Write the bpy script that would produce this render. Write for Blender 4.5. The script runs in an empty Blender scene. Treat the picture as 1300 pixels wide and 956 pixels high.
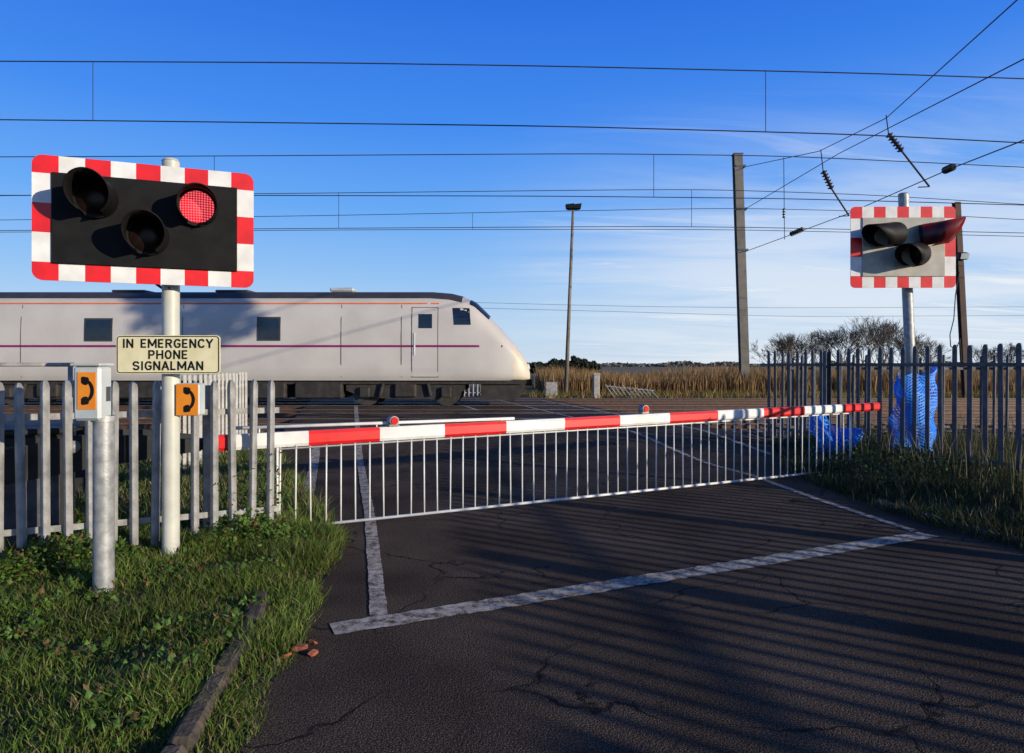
import bpy, math, random
from mathutils import Vector, Matrix
random.seed(7)
R=math.radians
F=867.0; H0=1.6; HOR=463.0
sc=bpy.context.scene; col=sc.collection

# ---------------------------------------------------------------- helpers
def w3(px,py,Y): return Vector(((px-650)/F*Y, Y, H0+(HOR-py)/F*Y))
def lerp(a,b,t): return a+(b-a)*t
def interp(x,pts):
    if x<=pts[0][0]: return pts[0][1]
    for (a,b),(c,d) in zip(pts,pts[1:]):
        if x<=c: return b+(d-b)*(x-a)/(c-a)
    return pts[-1][1]
def sstep(a,b,x):
    t=max(0,min(1,(x-a)/(b-a))); return t*t*(3-2*t)

class MB:
    def __init__(s): s.v=[]; s.f=[]; s.m=[]
    def add(s,vs,fs,mi=0):
        o=len(s.v); s.v+= [tuple(p) for p in vs]
        for f in fs: s.f.append(tuple(i+o for i in f)); s.m.append(mi)
    def box(s,c,d,rot=None,mi=0,bev=0.0):
        x,y,z=d[0]/2,d[1]/2,d[2]/2
        b=min(bev,x*.9,y*.9,z*.9)
        if b<=0:
            vs=[Vector((i,j,k)) for i in (-x,x) for j in (-y,y) for k in (-z,z)]
            fs=[(0,1,3,2),(4,6,7,5),(0,4,5,1),(2,3,7,6),(0,2,6,4),(1,5,7,3)]
        else:
            vs=[];idx={}
            for i in (-1,1):
                for j in (-1,1):
                    for k in (-1,1):
                        for a,p in enumerate(((i*x,j*(y-b),k*(z-b)),(i*(x-b),j*y,k*(z-b)),(i*(x-b),j*(y-b),k*z))):
                            idx[(i,j,k,a)]=len(vs); vs.append(Vector(p))
            fs=[]
            for i in (-1,1):
                q=[idx[(i,-1,-1,0)],idx[(i,1,-1,0)],idx[(i,1,1,0)],idx[(i,-1,1,0)]]; fs.append(q if i>0 else q[::-1])
                q=[idx[(-1,i,-1,1)],idx[(1,i,-1,1)],idx[(1,i,1,1)],idx[(-1,i,1,1)]]; fs.append(q if i<0 else q[::-1])
                q=[idx[(-1,-1,i,2)],idx[(1,-1,i,2)],idx[(1,1,i,2)],idx[(-1,1,i,2)]]; fs.append(q if i>0 else q[::-1])
            for i in (-1,1):
                for j in (-1,1):
                    fs.append([idx[(i,j,-1,0)],idx[(i,j,1,0)],idx[(i,j,1,1)],idx[(i,j,-1,1)]])
                    fs.append([idx[(i,-1,j,0)],idx[(i,1,j,0)],idx[(i,1,j,2)],idx[(i,-1,j,2)]])
                    fs.append([idx[(-1,i,j,1)],idx[(1,i,j,1)],idx[(1,i,j,2)],idx[(-1,i,j,2)]])
            for i in (-1,1):
                for j in (-1,1):
                    for k in (-1,1): fs.append([idx[(i,j,k,0)],idx[(i,j,k,1)],idx[(i,j,k,2)]])
        if rot is not None: vs=[rot@p for p in vs]
        c=Vector(c); s.add([p+c for p in vs],fs,mi)
    def tube(s,p0,p1,r0,r1=None,n=8,mi=0,cap=True):
        p0=Vector(p0);p1=Vector(p1); r1=r0 if r1 is None else r1
        a=(p1-p0)
        if a.length<1e-7: return
        a.normalize(); u=a.orthogonal().normalized(); w=a.cross(u)
        vs=[]
        for p,r in ((p0,r0),(p1,r1)):
            for k in range(n):
                t=2*math.pi*k/n; vs.append(p+u*math.cos(t)*r+w*math.sin(t)*r)
        fs=[(k,(k+1)%n,n+(k+1)%n,n+k) for k in range(n)]
        if cap: fs+=[tuple(range(n))[::-1],tuple(range(n,2*n))]
        s.add(vs,fs,mi)
    def path(s,pts,r,n=6,mi=0):
        for a,b in zip(pts,pts[1:]): s.tube(a,b,r,r,n,mi)
    def prism(s,poly,y0,y1,mi=0):
        n=len(poly)
        vs=[(x,y0,z) for x,z in poly]+[(x,y1,z) for x,z in poly]
        fs=[tuple(range(n)),tuple(range(n,2*n))[::-1]]+[(k,n+k,n+(k+1)%n,(k+1)%n) for k in range(n)]
        s.add(vs,fs,mi)
    def build(s,name,mat,parent=None,smooth=False,off=None,loc=None):
        me=bpy.data.meshes.new(name)
        vs=s.v
        if off is not None: vs=[(a-off[0],b-off[1],c-off[2]) for a,b,c in vs]
        me.from_pydata(vs,[],s.f)
        mats=mat if isinstance(mat,(list,tuple)) else [mat]
        for m in mats: me.materials.append(m)
        if len(mats)>1: me.polygons.foreach_set('material_index',s.m)
        if smooth: me.polygons.foreach_set('use_smooth',[True]*len(me.polygons))
        me.update()
        o=bpy.data.objects.new(name,me); col.objects.link(o)
        if parent: o.parent=parent
        if loc is not None: o.location=loc
        return o
def sharp(o,ang=35):
    me=o.data
    try: me.set_sharp_from_angle(angle=R(ang))
    except Exception: pass
    return o
def tag(o,label=None,cat=None,group=None,kind=None):
    if label:o['label']=label
    if cat:o['category']=cat
    if group:o['group']=group
    if kind:o['kind']=kind
    return o
def thing(name,label,cat,loc=(0,0,0),rz=0,group=None):
    o=bpy.data.objects.new(name,None); col.objects.link(o); o.location=loc; o.rotation_euler=(0,0,rz)
    o.empty_display_size=.2
    return tag(o,label,cat,group)
def dup(o,parent,loc):
    c=o.copy(); col.objects.link(c); c.parent=parent; c.location=loc; return c

# ---------------------------------------------------------------- materials
def mat(name,c1,c2=None,rough=.7,scale=5.0,metal=0.0,bump=0.0,bscale=None,detail=6,lo=.35,hi=.65,spec=.5):
    m=bpy.data.materials.new(name); m.use_nodes=True; nt=m.node_tree; N=nt.nodes; L=nt.links
    b=N['Principled BSDF']; b.inputs['Roughness'].default_value=rough; b.inputs['Metallic'].default_value=metal
    b.inputs['Specular IOR Level'].default_value=spec
    tc=N.new('ShaderNodeTexCoord')
    if c2 is None: c2=tuple(x*.8 for x in c1)
    n=N.new('ShaderNodeTexNoise'); n.inputs['Scale'].default_value=scale; n.inputs['Detail'].default_value=detail
    L.new(tc.outputs['Object'],n.inputs['Vector'])
    r=N.new('ShaderNodeValToRGB'); r.color_ramp.elements[0].position=lo; r.color_ramp.elements[1].position=hi
    r.color_ramp.elements[0].color=(*c1,1); r.color_ramp.elements[1].color=(*c2,1)
    L.new(n.outputs['Fac'],r.inputs['Fac']); L.new(r.outputs['Color'],b.inputs['Base Color'])
    if bump>0:
        n2=N.new('ShaderNodeTexNoise'); n2.inputs['Scale'].default_value=bscale or scale*4; n2.inputs['Detail'].default_value=5
        L.new(tc.outputs['Object'],n2.inputs['Vector'])
        bp=N.new('ShaderNodeBump'); bp.inputs['Strength'].default_value=bump; bp.inputs['Distance'].default_value=.02
        L.new(n2.outputs['Fac'],bp.inputs['Height']); L.new(bp.outputs['Normal'],b.inputs['Normal'])
    return m
def attr_mat(name,rough=.6,trans=.25,spec=.3):
    m=bpy.data.materials.new(name); m.use_nodes=True; nt=m.node_tree; N=nt.nodes; L=nt.links
    b=N['Principled BSDF']; b.inputs['Roughness'].default_value=rough; b.inputs['Specular IOR Level'].default_value=spec
    a=N.new('ShaderNodeAttribute'); a.attribute_name='Col'
    L.new(a.outputs['Color'],b.inputs['Base Color'])
    t=N.new('ShaderNodeBsdfTranslucent'); L.new(a.outputs['Color'],t.inputs['Color'])
    mx=N.new('ShaderNodeMixShader'); mx.inputs[0].default_value=trans
    L.new(b.outputs[0],mx.inputs[1]); L.new(t.outputs[0],mx.inputs[2]); L.new(mx.outputs[0],N['Material Output'].inputs[0])
    return m

def asphalt_mat():
    m=bpy.data.materials.new('asphalt'); m.use_nodes=True; nt=m.node_tree; N=nt.nodes; L=nt.links
    b=N['Principled BSDF']; b.inputs['Roughness'].default_value=.95; b.inputs['Specular IOR Level'].default_value=.08
    tc=N.new('ShaderNodeTexCoord')
    def noise(s,d=6):
        n=N.new('ShaderNodeTexNoise'); n.inputs['Scale'].default_value=s; n.inputs['Detail'].default_value=d; L.new(tc.outputs['Object'],n.inputs['Vector']); return n
    n1=noise(.9,9); n2=noise(115,3)
    r1=N.new('ShaderNodeValToRGB'); r1.color_ramp.elements[0].position=.35; r1.color_ramp.elements[1].position=.7
    r1.color_ramp.elements[0].color=(.038,.029,.022,1); r1.color_ramp.elements[1].color=(.088,.068,.051,1)
    L.new(n1.outputs['Fac'],r1.inputs['Fac'])
    r2=N.new('ShaderNodeValToRGB'); r2.color_ramp.elements[0].position=.42; r2.color_ramp.elements[1].position=.70
    r2.color_ramp.elements[0].color=(.55,.55,.55,1); r2.color_ramp.elements[1].color=(2.8,2.65,2.5,1)
    L.new(n2.outputs['Fac'],r2.inputs['Fac'])
    mu=N.new('ShaderNodeMix'); mu.data_type='RGBA'; mu.blend_type='MULTIPLY'; mu.inputs[0].default_value=1
    L.new(r1.outputs['Color'],mu.inputs[6]); L.new(r2.outputs['Color'],mu.inputs[7])
    wn=noise(1.6,5); ad=N.new('ShaderNodeMix'); ad.data_type='RGBA'; ad.blend_type='ADD'; ad.inputs[0].default_value=.8
    L.new(tc.outputs['Object'],ad.inputs[6]); L.new(wn.outputs['Color'],ad.inputs[7])
    vo=N.new('ShaderNodeTexVoronoi'); vo.feature='DISTANCE_TO_EDGE'; vo.inputs['Scale'].default_value=.8; L.new(ad.outputs[2],vo.inputs['Vector'])
    cr=N.new('ShaderNodeValToRGB'); cr.color_ramp.elements[0].position=0; cr.color_ramp.elements[1].position=.013
    cr.color_ramp.elements[0].color=(.95,.95,.95,1); cr.color_ramp.elements[1].color=(0,0,0,1); L.new(vo.outputs['Distance'],cr.inputs['Fac'])
    n3=noise(.9,3); mk=N.new('ShaderNodeMapRange'); mk.inputs[1].default_value=.42; mk.inputs[2].default_value=.54; L.new(n3.outputs['Fac'],mk.inputs[0])
    cm=N.new('ShaderNodeMath'); cm.operation='MULTIPLY'; L.new(cr.outputs['Color'],cm.inputs[0]); L.new(mk.outputs[0],cm.inputs[1])
    m2=N.new('ShaderNodeMix'); m2.data_type='RGBA'; L.new(cm.outputs[0],m2.inputs[0]); L.new(mu.outputs[2],m2.inputs[6]); m2.inputs[7].default_value=(.006,.006,.006,1)
    L.new(m2.outputs[2],b.inputs['Base Color'])
    v2=N.new('ShaderNodeTexVoronoi'); v2.inputs['Scale'].default_value=120; L.new(tc.outputs['Object'],v2.inputs['Vector'])
    sb=N.new('ShaderNodeMath'); sb.operation='SUBTRACT'; L.new(n2.outputs['Fac'],sb.inputs[0]); L.new(v2.outputs['Distance'],sb.inputs[1])
    s3=N.new('ShaderNodeMath'); s3.operation='SUBTRACT'; L.new(sb.outputs[0],s3.inputs[0]); L.new(cm.outputs[0],s3.inputs[1])
    bp=N.new('ShaderNodeBump'); bp.inputs['Strength'].default_value=.5; bp.inputs['Distance'].default_value=.008
    L.new(s3.outputs[0],bp.inputs['Height']); L.new(bp.outputs['Normal'],b.inputs['Normal'])
    return m
def paint_mat():
    m=bpy.data.materials.new('road_paint'); m.use_nodes=True; nt=m.node_tree; N=nt.nodes; L=nt.links
    b=N['Principled BSDF']; b.inputs['Roughness'].default_value=.95; b.inputs['Specular IOR Level'].default_value=.05
    tc=N.new('ShaderNodeTexCoord')
    n=N.new('ShaderNodeTexNoise'); n.inputs['Scale'].default_value=11; n.inputs['Detail'].default_value=12; n.inputs['Roughness'].default_value=.88
    L.new(tc.outputs['Object'],n.inputs['Vector'])
    r=N.new('ShaderNodeValToRGB'); e=r.color_ramp.elements; e[0].position=.43; e[1].position=.51
    e[0].color=(.07,.054,.041,1); e[1].color=(.40,.36,.30,1); e.new(.64).color=(.74,.68,.58,1)
    L.new(n.outputs['Fac'],r.inputs['Fac']); L.new(r.outputs['Color'],b.inputs['Base Color'])
    bp=N.new('ShaderNodeBump'); bp.inputs['Strength'].default_value=.35; bp.inputs['Distance'].default_value=.008
    L.new(n.outputs['Fac'],bp.inputs['Height']); L.new(bp.outputs['Normal'],b.inputs['Normal'])
    return m
M={}
M['asphalt']=asphalt_mat(); M['paint']=paint_mat()
M['galv']=mat('galvanised_steel',(.22,.22,.21),(.40,.39,.37),rough=.55,scale=9,metal=.15,bump=.15)
M['galv_post']=mat('galvanised_post',(.24,.25,.25),(.42,.42,.41),rough=.5,scale=14,metal=.3,bump=.1)
M['galv_dark']=mat('dark_bluish_steel',(.050,.056,.066),(.10,.105,.12),rough=.6,scale=8,metal=.2,bump=.2)  # darker, bluer tone than the galvanised steel
M['white']=mat('white_paint',(.78,.78,.75),(.64,.63,.60),rough=.4,scale=6,bump=.05)
M['cream']=mat('cream_post_paint',(.58,.58,.50),(.45,.45,.38),rough=.45,scale=5,bump=.05)
M['red']=mat('red_reflective',(.74,.012,.014),(.58,.01,.012),rough=.35,scale=7)
M['black']=mat('black_board',(.0045,.0045,.005),(.009,.009,.009),rough=.7,scale=8,bump=.05,spec=.2)
M['hood']=mat('black_hood',(.004,.004,.004),(.007,.006,.006),rough=.6,scale=12,spec=.25)
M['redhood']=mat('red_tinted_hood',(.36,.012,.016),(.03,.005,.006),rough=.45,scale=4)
M['glareboard']=mat('board_sun_glare',(.44,.42,.35),(.33,.315,.26),rough=.45,scale=6)  # black backboard with sun glare put into its pale colour
M['lens']=mat('dark_lens',(.008,.004,.004),(.016,.008,.007),rough=.3,scale=30,spec=.2)
M['cable']=mat('black_rubber',(.012,.012,.012),rough=.6)
M['wire']=mat('overhead_wire_metal',(.02,.022,.03),(.035,.038,.05),rough=.6,metal=.2)
M['signyellow']=mat('sign_cream_yellow',(.80,.74,.46),(.68,.62,.36),rough=.4,scale=8)
M['orange']=mat('phone_orange',(.85,.28,.015),(.75,.23,.012),rough=.4,scale=8)
M['boxgrey']=mat('phone_box_plastic',(.55,.59,.58),(.42,.46,.46),rough=.4,scale=4)
M['machine']=mat('machine_dark_paint',(.020,.022,.020),(.035,.035,.032),rough=.6,scale=5,bump=.1,spec=.25)
M['train']=mat('train_silver_grey',(.56,.53,.48),(.49,.46,.42),rough=.42,scale=.9,bump=.02)
M['nose']=mat('train_nose_cream',(.62,.54,.41),(.53,.46,.35),rough=.45,scale=2)
M['roof']=mat('train_roof',(.035,.035,.04),(.055,.05,.05),rough=.6,scale=2)
M['magenta']=mat('train_magenta',(.25,.008,.10),(.20,.006,.09),rough=.35)
M['redline']=mat('train_red_line',(.80,.16,.03),(.70,.12,.03),rough=.5,spec=.2)
M['glass']=mat('dark_glass',(.008,.014,.025),(.012,.02,.035),rough=.12,spec=.5)
M['screen']=mat('windscreen_glass',(.010,.012,.018),(.014,.016,.022),rough=.35,spec=.2)
M['under']=mat('underframe_grime',(.018,.015,.013),(.04,.033,.028),rough=.8,scale=5,bump=.3)
M['wheel']=mat('wheel_steel',(.05,.045,.04),(.09,.08,.07),rough=.5,metal=.5)
M['rail']=mat('rail_rust',(.09,.045,.025),(.13,.07,.04),rough=.6,scale=8,metal=.3)
M['railtop']=mat('rail_polished',(.5,.5,.52),(.42,.42,.44),rough=.25,metal=.9)
M['sleeper']=mat('sleeper_concrete',(.17,.14,.115),(.11,.09,.075),rough=.9,scale=6,bump=.3)
M['ballast']=mat('ballast_stone',(.035,.022,.016),(.19,.12,.08),rough=.95,scale=12,bump=1.0,bscale=20,lo=.40,hi=.60)
M['concrete']=mat('concrete',(.42,.41,.37),(.30,.29,.26),rough=.9,scale=7,bump=.3)
M['kerb']=mat('kerb_stone',(.13,.098,.07),(.05,.042,.03),rough=.95,scale=9,bump=.7)
M['mast']=mat('mast_grey_brown',(.17,.155,.13),(.11,.10,.085),rough=.7,scale=2,bump=.2)
M['mast_rust']=mat('mast_rust_brown',(.10,.055,.035),(.065,.038,.028),rough=.8,scale=2)
M['polebrown']=mat('pole_weathered',(.22,.18,.14),(.15,.125,.10),rough=.8,scale=3)
M['brick']=mat('broken_brick',(.42,.12,.06),(.28,.08,.045),rough=.9,scale=20,bump=.5)
M['bark']=mat('bark_winter',(.15,.115,.075),(.22,.17,.11),rough=.9,scale=6)
M['porcelain']=mat('insulator_brown',(.03,.02,.018),(.05,.035,.03),rough=.25)
M['blue']=mat('blue_plastic',(.012,.20,.85),(.02,.30,.95),rough=.5,scale=6)
M['soil']=mat('verge_soil',(.040,.046,.016),(.065,.062,.026),rough=1,scale=5,bump=.6)
M['blade']=attr_mat('grass_blade',.55,.35); M['leaf']=attr_mat('weed_leaf',.5,.3,.4); M['reed']=attr_mat('dry_reed',.8,.3,.1)
def led():
    m=bpy.data.materials.new('lit_red_lens'); m.use_nodes=True; nt=m.node_tree; N=nt.nodes; L=nt.links
    b=N['Principled BSDF']; b.inputs['Base Color'].default_value=(.5,.01,.02,1)
    tc=N.new('ShaderNodeTexCoord')
    mp=N.new('ShaderNodeMapping'); mp.inputs['Scale'].default_value=(1,0,1); L.new(tc.outputs['Object'],mp.inputs['Vector'])
    v=N.new('ShaderNodeTexVoronoi'); v.inputs['Scale'].default_value=52; v.inputs['Randomness'].default_value=0.0
    L.new(mp.outputs[0],v.inputs['Vector'])
    r=N.new('ShaderNodeValToRGB'); e=r.color_ramp.elements; e[0].position=.2; e[1].position=.42
    e[0].color=(1,.24,.27,1); e[1].color=(.55,.0,.015,1); L.new(v.outputs['Distance'],r.inputs['Fac'])
    L.new(r.outputs['Color'],b.inputs['Emission Color']); b.inputs['Emission Strength'].default_value=.95
    return m
M['led']=led()
M['redlens']=mat('red_marker_lens',(.75,.015,.01),(.6,.01,.01),rough=.2)

# ---------------------------------------------------------------- ground, road
M['ground']=mat('field_ground',(.055,.060,.022),(.16,.115,.055),rough=1,scale=.12,bump=.4,bscale=3,detail=10)
mb=MB(); 
mb.add([(-4000,-400,0),(4000,-400,0),(4000,5000,0),(-4000,5000,0)],[(0,1,2,3)])
g=mb.build('ground',M['ground']); tag(g,kind='structure')

def roadz(y):
    return .008+.252*sstep(10.6,14.4,y)-.252*sstep(28.3,33,y)
RL=[(-6,-.9),(2,-1.1),(3.6,-1.22),(4.67,-1.36),(6.0,-1.55),(6.7,-1.75),(8.5,-2.6),(12.4,-4.3),(60,-16)]
RR=[(-6,7.2),(1,5.9),(4,5.0),(5.85,4.42),(6.8,4.2),(8.1,4.06),(10,4.1),(11.5,4.55),(12.4,4.75),(16,4.0),(60,-6.8)]
ys=[-6+.25*i for i in range(0,180)]+[40+2*i for i in range(11)]
mb=MB(); vs=[];fs=[]
for y in ys:
    l,r=interp(y,RL),interp(y,RR); z=roadz(y)
    j=.03*math.sin(y*5.1)+.03*math.sin(y*11.3)
    vs+=[(l+j,y,-.02),(l+j,y,z),((l+r)/2,y,z+.0),(r+j,y,z),(r+j,y,-.02)]
for i in range(len(ys)-1):
    for k in range(4):
        a=i*5+k; fs.append((a,a+1,a+6,a+5)[::-1])
mb.add(vs,fs); o=mb.build('road',M['asphalt']); tag(o,kind='structure')

def strip(mb,pts,w,jag=.05):
    P=[]
    for (a,b) in zip(pts,pts[1:]):
        a=Vector(a);b=Vector(b); n=max(1,int((b-a).length/.04))
        for i in range(n): P.append(a.lerp(b,i/n))
    P.append(Vector(pts[-1]))
    vs=[];fs=[]
    for i,p in enumerate(P):
        d=(P[min(i+1,len(P)-1)]-P[max(i-1,0)]).normalized(); n=Vector((-d.y,d.x))
        for s in (-1,1):
            ww=w*(1+random.uniform(-jag,jag)+.03*math.sin(i*.35+s)+.03*math.sin(i*.11+2*s))/2
            q=p+n*s*ww; vs.append((q.x,q.y,roadz(q.y)+.005))
    for i in range(len(P)-1): fs.append((2*i,2*i+2,2*i+3,2*i+1)[::-1])
    mb.add(vs,fs)
mb=MB()
strip(mb,[(-1.08,4.10),(1.4,5.24),(3.9,6.40)],.20,.08)
strip(mb,[(-.84,4.32),(-1.46,7.04),(-2.79,12.4),(-6.2,27)],.11,.07)
strip(mb,[(-2.35,7.8),(-3.55,12.4)],.14)
strip(mb,[(3.85,6.52),(3.62,8.0),(3.45,9.8),(1.66,16.9),(-.8,27)],.09)
strip(mb,[(4.45,11.7),(4.25,12.5),(3.35,16.3),(1,26)],.10)
strip(mb,[(.6,13.5),(-.3,17.2)],.10); strip(mb,[(-1.0,20),(-1.9,23.6)],.10)
o=mb.build('road_markings',M['paint']); tag(o,kind='structure')

# verges
def nz(x,y): return math.sin(x*2.3+1.1*y)*.5+math.sin(y*3.7-x*1.3)*.3+math.sin(x*7.1+y*5.3)*.2
def vzl(x,y):
    d=interp(y,RL)-x
    return .012+.035*sstep(.02,.5,d)+.015*nz(x,y)*sstep(0,.4,d)-.06*(1-sstep(-.06,.02,d))
def vzr(x,y):
    d=x-interp(y,RR)
    return .012+.17*sstep(.02,1.3,d)+.03*nz(x,y)*sstep(0,.4,d)-.06*(1-sstep(-.06,.02,d))
def verge(name,side,y0,y1,ext,zf):
    mb=MB(); vs=[];fs=[]; ny=int((y1-y0)/.2); us=[-.06,0.0,.03,.1,.2,.35,.5,.7,1,1.4,1.8,2.4,3.2,4.4,6,ext]
    for i in range(ny+1):
        y=y0+(y1-y0)*i/ny; e=interp(y,RL if side<0 else RR)
        fade=sstep(y1,y1-1.2,y)
        for u in us:
            x=e+side*u; vs.append((x,y,zf(x,y)*(fade if fade<1 else 1)+(0 if fade==1 else .01)))
    k=len(us)
    for i in range(ny):
        for j in range(k-1):
            a=i*k+j; f=(a,a+1,a+k+1,a+k); fs.append(f if side>0 else f[::-1])
    mb.add(vs,fs); o=mb.build(name,M['soil'],smooth=True); tag(o,kind='structure')
verge('left_verge',-1,-3,14.4,9,vzl); verge('right_verge',1,-5,14.4,9,vzr)

mb=MB(); vs=[];fs=[]
prof=[(14.45,0.012),(14.8,.14),(28.0,.14),(28.6,.012)]
X0,X1=-90,110; n=8
for i in range(n+1):
    x=lerp(X0,X1,i/n)
    for y,z in prof: vs.append((x,y,z))
for i in range(n):
    for k in range(3):
        a=i*4+k; fs.append((a,a+4,a+5,a+1))
mb.add(vs,fs); o=mb.build('ballast_bed',M['ballast']); tag(o,kind='structure')

# tracks
TY=[16.1,19.5,22.9,26.3]; RAILZ=.275
names=['nearest railway track, steel rails crossing the road closest to the barrier','second railway track from the barrier, empty, in front of the train','railway track that the grey train stands on','farthest railway track, behind the train']
sl=MB(); sl.box((0,0,.0),(.26,2.5,.12),bev=.02)
sl0=None
for ty,lb in zip(TY,names):
    t=thing('railway_track',lb,'railway track',(0,ty,0))
    for s in (-1,1):
        mb=MB(); y=s*.7175
        mb.box((10,y,.15),(200,.13,.02)); mb.box((10,y,.20),(200,.02,.085)); mb.box((10,y,.255),(200,.07,.03))
        r=mb.build('rail',M['rail'],t)
        m2=MB(); m2.box((10,y,.2725),(200,.05,.005)); m2.build('rail_head',M['railtop'],r)
    for i in range(90):
        x=-19+i*.68
        rl,rr=interp(ty,RL),interp(ty,RR)
        if rl-.6<x<rr+.6 or x>34: continue
        if sl0 is None:
            sl0=sl.build('sleeper',M['sleeper'],t,loc=(x,0,.10))
        else: dup(sl0,t,(x,0,.10))

kp=[(-1.18,2.05),(-1.27,2.75),(-1.37,3.4),(-1.46,4.0),(-1.60,4.6)]
k=thing('kerb','worn brown kerb half buried in grass at the lower left','kerb',(kp[0][0]-.05,kp[0][1],0))
for i,(a,b) in enumerate(zip(kp,kp[1:])):
    a=Vector((a[0]-.08,a[1],0));b=Vector((b[0]-.08,b[1],0)); d=b-a; ang=math.atan2(d.y,d.x)
    mb=MB(); mb.box((a+b)/2+Vector((0,0,.015)),(d.length-.015,.11,.14),Matrix.Rotation(ang+R(random.uniform(-2,2)),3,'Z')@Matrix.Rotation(R(random.uniform(-8,8)),3,'X'),bev=.025)
    mb.build('kerb_stone',M['kerb'],k,off=k.location)
k=thing('kerb','low kerb edging the dark verge on the right of the road','kerb',(4.5,5.9,0))
for i,(a,b) in enumerate([((4.62,5.5),(4.43,6.2)),((4.42,6.22),(4.27,7.0)),((4.26,7.02),(4.17,7.8))]):
    a=Vector((a[0],a[1],0));b=Vector((b[0],b[1],0)); d=b-a; ang=math.atan2(d.y,d.x)
    mb=MB(); mb.box((a+b)/2+Vector((.02,0,.0)),(d.length,.12,.13),Matrix.Rotation(ang,3,'Z'),bev=.02)
    mb.build('kerb_stone',M['kerb'],k,off=k.location)
for i,(x,y,s,lb) in enumerate([(-1.18,3.80,.06,'largest red brick fragment on the tarmac beside the kerb'),(-1.09,3.74,.045,'red brick fragment right of the largest one by the kerb'),(-1.13,3.88,.04,'red brick fragment behind the largest one by the kerb'),(-1.22,3.70,.035,'small red brick crumb nearest the viewer by the kerb')]):
    mb=MB(); rr=Matrix.Rotation(i*1.3,3,'Z')@Matrix.Rotation(.3*i,3,'X')
    mb.box((0,0,0),(s*1.3,s,s*.45),rr,bev=.010)
    mb.v=[(a+random.uniform(-.006,.006),b+random.uniform(-.006,.006),c) for a,b,c in mb.v]
    o=mb.build('brick_fragment',M['brick'],loc=(x,y,.024)); tag(o,lb,'brick','brick fragments by the kerb')

# ---------------------------------------------------------------- fences
def pale_mesh(w,h,z0=.04,d=.035):
    mb=MB(); prof=[(-.5,0),(-.34,-.55),(-.14,-1),(.14,-1),(.34,-.55),(.5,0)]
    rows=[(z0,1),(h-.06,1),(h-.03,.86),(h-.008,.55),(h,.2)]
    vs=[]
    for z,s in rows:
        for x,y in prof: vs.append((x*w*s,y*d,z))
    n=len(prof); fs=[]
    for i in range(len(rows)-1):
        for k in range(n-1):
            a=i*n+k; fs.append((a,a+1,a+n+1,a+n))
        fs.append((i*n+n-1,i*n,i*n+n,i*n+2*n-1))
    fs.append(tuple(range((len(rows)-1)*n,len(rows)*n)))
    mb.add(vs,fs); return mb
def fence(label,a,b,sp,w,h,posts,group=None,m='galv',z0=.04,railz=None,jit=.012,cat='fence'):
    a=Vector(a);b=Vector(b); L=(b-a).length; ang=math.atan2(b.y-a.y,b.x-a.x)
    t=thing('palisade_fence',label,cat,(a.x,a.y,0),ang,group)
    n=int(L/sp)+1; p0=None
    for i in range(n):
        if p0 is None: p0=pale_mesh(w,h,z0).build('pale',M[m],t); sharp(p0)
        else:
            c=dup(p0,t,(i*sp,random.uniform(-.004,.004),random.uniform(-jit,jit)))
            c.rotation_euler=(0,R(random.uniform(-.9,.9)),R(random.uniform(-3,3)))
    for z in (railz or (.3,h-.28)):
        mb=MB(); mb.box((L/2,.028,z),(L+.06,.006,.05)); mb.box((L/2,.05,z-.022),(L+.06,.045,.006)); mb.build('rail',M[m],t)
    for x in posts:
        mb=MB(); mb.box((x,.085,h/2-.05),(.10,.008,h)); mb.box((x,.13,h/2-.05),(.008,.085,h)); mb.box((x,.175,h/2-.05),(.10,.008,h)); mb.build('post',M[m],t)
    return t
fence('grey palisade fence behind the left signal post and emergency sign',(-4.75,4.82),(-2.12,6.14),.152,.066,1.47,[.3,2.4],z0=-.02)
fence('grey palisade fence running back beyond the left end of the barrier',(-4.55,9.3),(-5.3,13.6),.27,.065,1.47,[.1,2.2,4.3],m='galv')
fence('tall dark grey palisade fence along the right side of the road',(9.4,-6.2),(5.38,14.6),.25,.085,1.88,[1,4,7,10,13.2,18.9],m='galv_dark',z0=.08)
fence('tall palisade fence beside the ballast at the right edge',(5.75,14.2),(11.5,14.3),.27,.07,1.80,[.1,2.8,5.6],m='galv_dark',z0=.05)
fence('short palisade fence seen under the train across the tracks',(-3.6,31.5),(-1.2,31.8),.2,.08,1.25,[.1,2.2])
t=thing('handrail','grey tubular handrail at the left edge behind the palisade fence','handrail',(-4.6,6.0,0))
mb=MB(); mb.tube((-.9,0,1.6),(.75,0,1.6),.018,n=10); mb.build('top_rail',M['galv'],t,True)
for x in (-.8,.72):
    mb=MB(); mb.tube((x,0,0),(x,0,1.59),.02,n=10); mb.build('post',M['galv'],t,True)

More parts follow.
